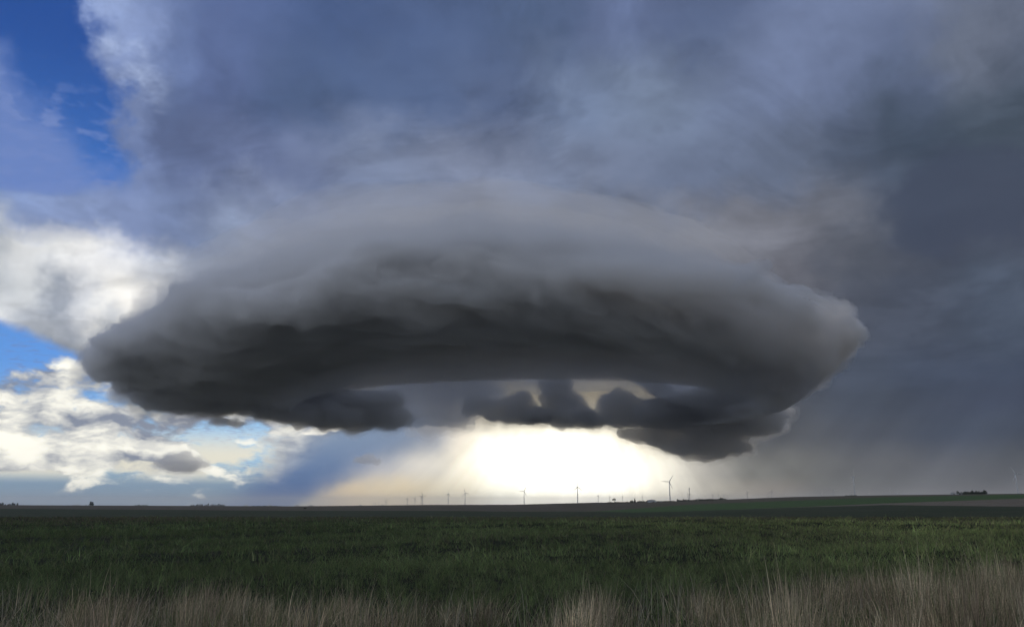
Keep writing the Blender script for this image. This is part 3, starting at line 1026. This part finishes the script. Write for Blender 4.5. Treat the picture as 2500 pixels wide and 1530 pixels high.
# bearing, hub height angle, rotor turn, yaw, label
TURBINES = [
    (-9.62, 0.14, 20, 30, 'tiny faint wind turbine, first of the far group from the left'),
    (-9.49, 0.09, 75, 10, 'tiniest wind turbine, close right of the first faint one in the left group'),
    (-9.25, 0.14, 50, -40, 'tiny faint wind turbine alone left of the overlapping pair'),
    (-8.80, 0.23, 15, 65, 'faint wind turbine half behind another, edge-on rotor, in the left group'),
    (-8.71, 0.28, 58, 15, 'wind turbine with a raised V of blades in the overlapping left pair'),
    (-7.30, 0.40, 10, 35, 'small wind turbine with drooping blades, left of the three close together'),
    (-6.78, 0.44, 30, -20, 'small wind turbine with one blade raised to the right, leftmost of the three close together'),
    (-6.35, 0.54, 38, 45, 'wind turbine touching its right neighbour, lower of the crossing pair'),
    (-6.24, 0.60, 90, 20, 'wind turbine with level blades, taller of the crossing pair'),
    (-4.47, 0.73, 5, 62, 'wind turbine with one blade up and one drooping right, left edge of the white glare'),
    (-3.29, 0.79, -20, 12, 'wind turbine with three spread blades at the left edge of the bright glare'),
    (0.85, 0.92, 30, -10, 'thin pale wind turbine alone in the middle of the white glare'),
    (4.60, 1.19, 0, 35, 'wind turbine with one blade straight up on the right side of the glare'),
    (6.03, 0.61, 15, 60, 'faint pale wind turbine left of the round tree, nearly lost in the glare'),
    (6.82, 0.52, 100, 70, 'small faint wind turbine just left of the round tree'),
    (7.71, 0.55, 0, 75, 'small wind turbine between the round tree and the conifer'),
    (9.07, 0.55, 10, 70, 'very faint wind turbine between the conifer and the barn'),
    (10.96, 1.54, 34, -15, 'tallest dark wind turbine, blades in a Y, right of the barn'),
    (12.19, 0.66, 80, 30, 'faint wind turbine just left of the lattice mast'),
    (13.31, 0.55, 0, 68, 'very faint tiny wind turbine above the shelterbelt, first right of the mast'),
    (13.82, 0.62, 20, 45, 'tiny pale wind turbine above the shelterbelt, second right of the mast'),
    (14.23, 0.69, 5, 55, 'small wind turbine with upright blade, at the right end of the shelterbelt'),
    (14.56, 0.63, 40, 20, 'tiny wind turbine with one blade raised right, past the shelterbelt end'),
    (14.79, 0.60, 75, 40, 'smallest of the tiny turbines past the shelterbelt end'),
    (16.10, 0.81, -30, 15, 'wind turbine with spread blades where the warm light meets the grey rain'),
    (17.46, 0.72, 10, 78, 'small narrow wind turbine left of a taller one in the grey rain'),
    (17.67, 0.85, 15, 30, 'wind turbine right of its narrow neighbour at the edge of the grey rain'),
    (18.56, 0.74, 0, 80, 'lone narrow wind turbine half lost in the grey rain'),
    (20.82, 0.79, 0, 72, 'faint dark wind turbine alone left of the tall pale one'),
    (21.55, 0.90, -40, 10, 'faint wind turbine with spread blades, left of the tall pale one'),
    (22.58, 0.82, 70, 25, 'faint wind turbine rising close beside the foot of the tall pale one'),
    (22.81, 1.74, 5, 80, 'tall pale wind turbine with edge-on rotor against the dark rain'),
    (23.66, 0.74, 20, 60, 'very faint wind turbine, first right of the tall pale one'),
    (24.89, 0.94, 0, 76, 'faint narrow wind turbine midway to the farmstead on the right'),
    (25.29, 0.76, 45, 30, 'very faint low wind turbine nearest the right-hand farmstead'),
    (31.84, 1.78, 90, 25, 'tall pale wind turbine with one level blade at the far right edge'),
]
proto = turbine_proto()
for i, (az, el, turn, yaw, label) in enumerate(TURBINES):
    best = None
    for d in np.geomspace(2450, 13000, 400):
        x, y = d * math.sin(R(az)), d * math.cos(R(az))
        z = float(ground_z(x, y))
        if math.degrees(math.atan2(z + HUB_H - 1.75, d)) <= el:
            best = (x, y, z)
            break
    if best is None:
        best = (x, y, 1.75 + d * math.tan(R(el)) - HUB_H)
    o = proto if i == 0 else copy_thing(proto)
    o.location = best
    o.rotation_euler = (0, 0, R(yaw - az))
    set_rotor(o, turn)
    tag(o, label, 'wind turbine', 'wind turbines along the horizon')

# ------------------------------------------------------------------ trees and shrubs far off
BARK = plain('bark', (0.06, 0.048, 0.036), 0.95, 0.1)
LEAF = plain('dark_leaves', (0.040, 0.052, 0.026), 0.9, 0.1)
NEEDLE = plain('dark_needles', (0.026, 0.038, 0.022), 0.9, 0.1)


def crown_mesh(lumps, n, size, seed):
    """Leaf clumps: many small tilted faces spread through the crown's lumps."""
    rn = np.random.default_rng(seed)
    V, F = [], []
    w = np.array([a * b * c for _, (a, b, c) in lumps])
    pick = rn.choice(len(lumps), n, p=w / w.sum())
    for p in pick:
        c, rad = lumps[p]
        u = rn.normal(size=3)
        u *= rn.uniform(0.3, 1.0) ** (1 / 2.2) / np.linalg.norm(u)
        q = np.array(c) + u * np.array(rad)
        s = size * rn.uniform(0.6, 1.5)
        e1 = rn.normal(size=3)
        e1 /= np.linalg.norm(e1)
        e2 = np.cross(e1, rn.normal(size=3))
        e2 /= np.linalg.norm(e2)
        k = len(V)
        V += [q - e1 * s, q + e2 * s * 0.7, q + e1 * s, q - e2 * s * 0.6]
        F.append((k, k + 1, k + 2, k + 3))
    return V, F


def trunk_mesh(h, r, limbs, seed):
    rn = np.random.default_rng(seed)
    V, F = [], []

    def stick(p, q, r0, r1):
        p, q = np.array(p, float), np.array(q, float)
        d = (q - p) / np.linalg.norm(q - p)
        a = np.cross(d, (0.3, 0.9, 0.1))
        a /= np.linalg.norm(a)
        b = np.cross(d, a)
        k = len(V)
        for c, rr in ((p, r0), (q, r1)):
            for j in range(6):
                t = j * math.pi / 3
                V.append(c + (a * math.cos(t) + b * math.sin(t)) * rr)
        for j in range(6):
            m = (j + 1) % 6
            F.append((k + j, k + m, k + 6 + m, k + 6 + j))
    stick((0, 0, -0.8), (0, 0, h), r, r * 0.6)
    for _ in range(limbs):
        z = h * rn.uniform(0.55, 1.0)
        t = rn.uniform(0, 6.28)
        L = h * rn.uniform(0.5, 1.0)
        stick((0, 0, z), (math.cos(t) * L * 0.8, math.sin(t) * L * 0.8, z + L * 0.75), r * 0.4, r * 0.12)
    return V, F


def tree(name, label, cat, group, lumps, n, size, th, tr, limbs, leaf, seed):
    root = bpy.data.objects.new(name, None)
    COL.objects.link(root)
    poly_obj('trunk', *trunk_mesh(th, tr, limbs, seed), BARK, root)
    poly_obj('crown', *crown_mesh(lumps, n, size, seed), leaf, root)
    return tag(root, label, cat, group)


def plant(o, az, dist, scale=1.0, squash=1.0):
    x, y = dist * math.sin(R(az)), dist * math.cos(R(az))
    o.location = (x, y, float(ground_z(x, y)))
    o.rotation_euler = (0, 0, random.uniform(0, 6.28))
    o.scale = (scale * squash, scale * squash, scale)
    return o


RD = 2330.0    # the line of the ridge
o = plant(tree('round_tree', 'lone round open-crowned tree standing on a hedge right of the glare', 'tree', None,
               [((0, 0, 9.5), (5, 5, 2.6)), ((4.5, 1, 8.2), (3.2, 3, 2.0)), ((-4.6, 0, 8.0), (3.2, 3, 1.9)), ((1, -2, 11.2), (3.2, 3, 1.5))], 420, 0.55, 5.0, 0.4, 7, LEAF, 21), 7.13, RD)
o = plant(tree('conifer_tree', 'dark pointed conifer, tallest tree of the farmyard left of the barn', 'tree', None,
               [((0, 0, z), (0.4 + (13 - z) * 0.26, 0.4 + (13 - z) * 0.26, 1.2)) for z in np.arange(1.5, 13.2, 1.0)], 700, 0.5, 12.0, 0.3, 0, NEEDLE, 22), 8.55, RD)
bushy = tree('shelterbelt_tree', 'x', 'tree', None, [((0, 0, 2.8), (3.2, 3.2, 2.8)), ((2.4, 0.6, 2.0), (2.2, 2.2, 2.0)), ((-2.2, -0.5, 1.9), (2.2, 2.2, 1.9)), ((0.4, 0.3, 4.8), (2.0, 2.0, 1.5))], 420, 0.5, 2.4, 0.3, 4, LEAF, 23)
tall = tree('shelterbelt_tree', 'x', 'tree', None, [((0, 0, 4.4), (2.5, 2.5, 3.8)), ((1.1, 0.6, 2.6), (2.2, 2.2, 2.4)), ((-0.9, -0.4, 2.4), (2.1, 2.1, 2.2)), ((-0.8, 0.2, 7.2), (1.6, 1.6, 1.8))], 460, 0.5, 3.4, 0.3, 4, LEAF, 24)
fresh = [True, True]


def row(a0, a1, n, dist, label, group, lo, hi, name='shelterbelt_tree', squash=1.25, p_tall=0.3, jitter=0.3):
    for i in range(n):
        k = 1 if random.random() < p_tall else 0
        src = (bushy, tall)[k]
        o = src if fresh[k] else copy_thing(src)
        fresh[k] = False
        o.name = name
        az = a0 + (a1 - a0) * (i + 0.5 + random.uniform(-jitter, jitter)) / n
        plant(o, az, dist + random.uniform(-25, 25), random.uniform(lo, hi), squash * random.uniform(0.8, 1.2))
        o['label'] = label
        o['category'] = 'tree' if 'tree' in name else 'shrub'
        o['group'] = group


row(6.70, 8.2, 22, RD, 'low dark hedge shrub in the row under the lone round tree', 'hedge left of the farmyard', 0.34, 0.52, 'hedge_shrub', 1.6, 0.0)
row(8.22, 8.46, 3, RD - 10, 'rounded dark tree close left of the pointed conifer', 'farmyard trees left of the conifer', 0.65, 0.95)
row(8.66, 9.55, 10, RD - 10, 'low dark farmyard tree between the pointed conifer and the barn', 'farmyard trees between conifer and barn', 0.40, 0.75)
row(10.0, 11.3, 14, RD + 10, 'low dark shrub in the row from the barn past the tallest turbine', 'shrubs right of the barn', 0.32, 0.5, 'hedge_shrub', 1.5, 0.0)
row(11.4, 14.7, 42, RD, 'low dark shelterbelt tree in the long row around the lattice mast', 'shelterbelt around the lattice mast', 0.45, 0.8)
row(22.2, 22.95, 9, RD, 'low dark shrub in the strip at the foot of the tall pale turbine', 'shrubs at the foot of the tall pale turbine', 0.3, 0.42, 'hedge_shrub', 1.6, 0.0)
row(28.60, 28.72, 1, RD, 'small lone dark tree right beside the right-hand farmhouse', None, 0.95, 0.96, p_tall=1)
row(28.74, 28.92, 2, RD, 'small dark tree between the lone tree and the long row at the right', 'two small trees by the right-hand farm', 0.55, 0.7)
row(28.95, 30.2, 19, RD, 'dark tree in the long row right of the right-hand farmhouse', 'tree row at the right-hand farm', 0.65, 1.12)
LD = 2900.0
row(-27.3, -27.1, 2, LD, 'tall dark tree of the lone pair on the empty left horizon', 'pair of trees on the left horizon', 1.25, 1.5, squash=1.0, p_tall=1, jitter=0.1)
row(-27.55, -27.35, 2, LD, 'small low shrub just left of the lone pair of trees', 'shrubs beside the lone pair', 0.3, 0.45, 'hedge_shrub')
row(-32.6, -31.1, 12, LD, 'dark tree in the row at the far left edge of the horizon', 'tree row at the far left edge', 0.45, 0.95)
row(-24.75, -24.0, 8, LD, 'low dark tree of the small grove left of the village', 'small grove on the left horizon', 0.4, 0.7)
row(-21.45, -19.4, 16, LD, 'dark tree among the white buildings of the far village', 'trees of the far village', 0.4, 1.0)
row(-17.6, -15.8, 14, 3300.0, 'low dark tree in the long belt under the blue rain shaft', 'tree belt under the blue rain shaft', 0.35, 0.55, squash=2.2, p_tall=0)
row(-14.25, -14.05, 1, 1900.0, 'dark lone shrub in the field below the bright strip on the left', None, 0.42, 0.43, 'field_shrub', 2.4, 0)

# ------------------------------------------------------------------ buildings and mast
WALLP = plain('white_boards', (0.52, 0.53, 0.54), 0.7, 0.2)
ROOFP = plain('grey_metal_roof', (0.20, 0.21, 0.23), 0.5, 0.4)
DOORP = plain('dark_door', (0.07, 0.07, 0.075), 0.6, 0.2)
STEEL = plain('galvanised_steel', (0.30, 0.31, 0.33), 0.5, 0.4)


def building(name, label, cat, group, az, dist, w, d, h, rise, yaw, doors=1, windows=2, gambrel=False):
    root = bpy.data.objects.new(name, None)
    COL.objects.link(root)
    x, y = dist * math.sin(R(az)), dist * math.cos(R(az))
    root.location = (x, y, float(ground_z(x, y)))
    root.rotation_euler = (0, 0, R(-az + yaw))
    if gambrel:
        out_ = [(-w / 2, h), (-w * 0.30, h + rise * 0.72), (0, h + rise), (w * 0.30, h + rise * 0.72), (w / 2, h)]
    else:
        out_ = [(-w / 2, h), (0, h + rise), (w / 2, h)]
    pts = [(-w / 2, -0.6)] + out_ + [(w / 2, -0.6)]
    n = len(pts)
    V = [(px, -d / 2, pz) for px, pz in pts] + [(px, d / 2, pz) for px, pz in pts]
    F = [tuple(range(n))[::-1], tuple(range(n, 2 * n))] + [(0, 1, n + 1, n), (n - 2, n - 1, 2 * n - 1, 2 * n - 2)]
    poly_obj('wall', V, F, WALLP, root)
    e, th = 0.5, 0.25
    o2 = [(px * (1 + 2 * e / w), pz + 0.05 - (0.25 if i in (0, len(out_) - 1) else 0)) for i, (px, pz) in enumerate(out_)]
    V, F = [], []
    for yy in (-d / 2 - e, d / 2 + e):
        V += [(px, yy, pz) for px, pz in o2] + [(px, yy, pz + th) for px, pz in o2]
    m = len(o2)
    for i in range(m - 1):
        F += [(m + i, m + i + 1, 3 * m + i + 1, 3 * m + i), (i + 1, i, 2 * m + i, 2 * m + i + 1), (i, i + 1, m + i + 1, m + i), (2 * m + i + 1, 2 * m + i, 3 * m + i, 3 * m + i + 1)]
    F += [(0, m, 3 * m, 2 * m), (m - 1, 2 * m + m - 1, 3 * m + m - 1, 2 * m - 1)]
    poly_obj('roof', V, F, ROOFP, root)
    for i in range(doors):
        px = w * 0.12 + i * w * 0.3
        poly_obj('door', *box(px - w * 0.12, px + w * 0.12, -d / 2 - 0.10, -d / 2 + 0.05, -0.2, h * 0.8), DOORP, root)
    for i in range(windows):
        px = -w * 0.38 + i * w * 0.2
        poly_obj('window', *box(px - w * 0.05, px + w * 0.05, -d / 2 - 0.08, -d / 2 + 0.05, h * 0.4, h * 0.75), DOORP, root)
    return tag(root, label, cat, group)


building('barn', 'pale grey barn with a broad gambrel roof left of the tallest turbine', 'barn', None, 9.72, RD - 30, 21.0, 16.0, 3.2, 3.8, 14, 1, 2, True)
building('shed', 'tiny white shed on the ridge between the barn and the tallest turbine', 'shed', None, 10.33, RD - 30, 4.5, 4, 2.2, 1.0, -10, 1, 1)
building('farmhouse', 'grey-white farmhouse left of the dark tree row on the right horizon', 'farmhouse', None, 28.42, RD, 11.0, 8.0, 3.2, 2.4, 8, 1, 2)
building('farm_shed', 'long low shed between the right-hand farmhouse and the tree row', 'shed', None, 28.78, RD - 6, 14.0, 6.0, 2.0, 0.8, 4, 2, 1)
for k, (az, w, h, r_) in enumerate(((-20.9, 12, 3, 2.0), (-20.45, 10, 3, 2.2), (-20.1, 14, 3.4, 2.4), (-19.95, 9, 3, 1.8), (-19.65, 20, 3.6, 2.2), (-19.45, 12, 3, 2.0))):
    building('village_house', 'small white building among dark trees in the far village on the left', 'house', 'white buildings of the far village', az, LD - 30, w, 8.0, h, r_, random.uniform(-20, 20), 1, 2)

# lattice mast with dishes
mast = bpy.data.objects.new('lattice_mast', None)
COL.objects.link(mast)
mx_, my_ = RD * math.sin(R(12.28)), RD * math.cos(R(12.28))
mast.location = (mx_, my_, float(ground_z(mx_, my_)))


def bar(V, F, p, q, r):
    p, q = np.array(p, float), np.array(q, float)
    d = (q - p) / np.linalg.norm(q - p)
    a = np.cross(d, (0.31, 0.87, 0.38))
    a /= np.linalg.norm(a)
    b = np.cross(d, a)
    k = len(V)
    for c in (p, q):
        for s_, t_ in ((1, 1), (-1, 1), (-1, -1), (1, -1)):
            V.append(c + (a * s_ + b * t_) * r)
    for j in range(4):
        m = (j + 1) % 4
        F.append((k + j, k + m, k + 4 + m, k + 4 + j))


def leg_at(i, z):
    t = i * 2 * math.pi / 3
    r = 1.5 - 0.9 * z / 36
    return (math.cos(t) * r, math.sin(t) * r, z)


for i in range(3):
    V, F = [], []
    bar(V, F, leg_at(i, -0.5), leg_at(i, 36), 0.16)
    poly_obj('leg', V, F, STEEL, mast)
V, F = [], []
for lv in range(12):
    for i in range(3):
        bar(V, F, leg_at(i, lv * 3), leg_at((i + 1) % 3, lv * 3 + 3), 0.09)
        bar(V, F, leg_at(i, lv * 3 + 3), leg_at((i + 1) % 3, lv * 3 + 3), 0.09)
poly_obj('bracing', V, F, STEEL, mast)
for z, t in ((34, -1.2), (31, 2.0), (27, -1.9), (18, -1.0)):
    dsh = poly_obj('dish', *lathe([(0.3, 0.0), (0.9, 0.3), (1.3, 0.9), (1.2, 0.9), (0.25, 0.15)], 12, 'y'), STEEL, mast)
    dsh.location = (math.cos(t) * 1.3, math.sin(t) * 1.3, z)
V, F = [], []
bar(V, F, (0, 0, 35.8), (0, 0, 40), 0.08)
poly_obj('aerial', V, F, STEEL, mast)
tag(mast, 'slender lattice radio mast with dishes rising from the shelterbelt', 'radio mast')

# ------------------------------------------------------------------ air over the plain
hz = bpy.data.materials.new('air')
hz.use_nodes = True
ht = hz.node_tree
ht.nodes.clear()
ho = ht.nodes.new('ShaderNodeOutputMaterial')
hv = ht.nodes.new('ShaderNodeVolumePrincipled')
hv.inputs['Color'].default_value = (0.86, 0.88, 0.92, 1)
hv.inputs['Density'].default_value = 3.0e-5
hv.inputs['Anisotropy'].default_value = 0.3
ht.links.new(hv.outputs[0], ho.inputs['Volume'])
hz.cycles.homogeneous_volume = True
tag(poly_obj('haze', *box(-41000, 41000, -41000, 41000, -120.0, 330.0), hz), kind='stuff')
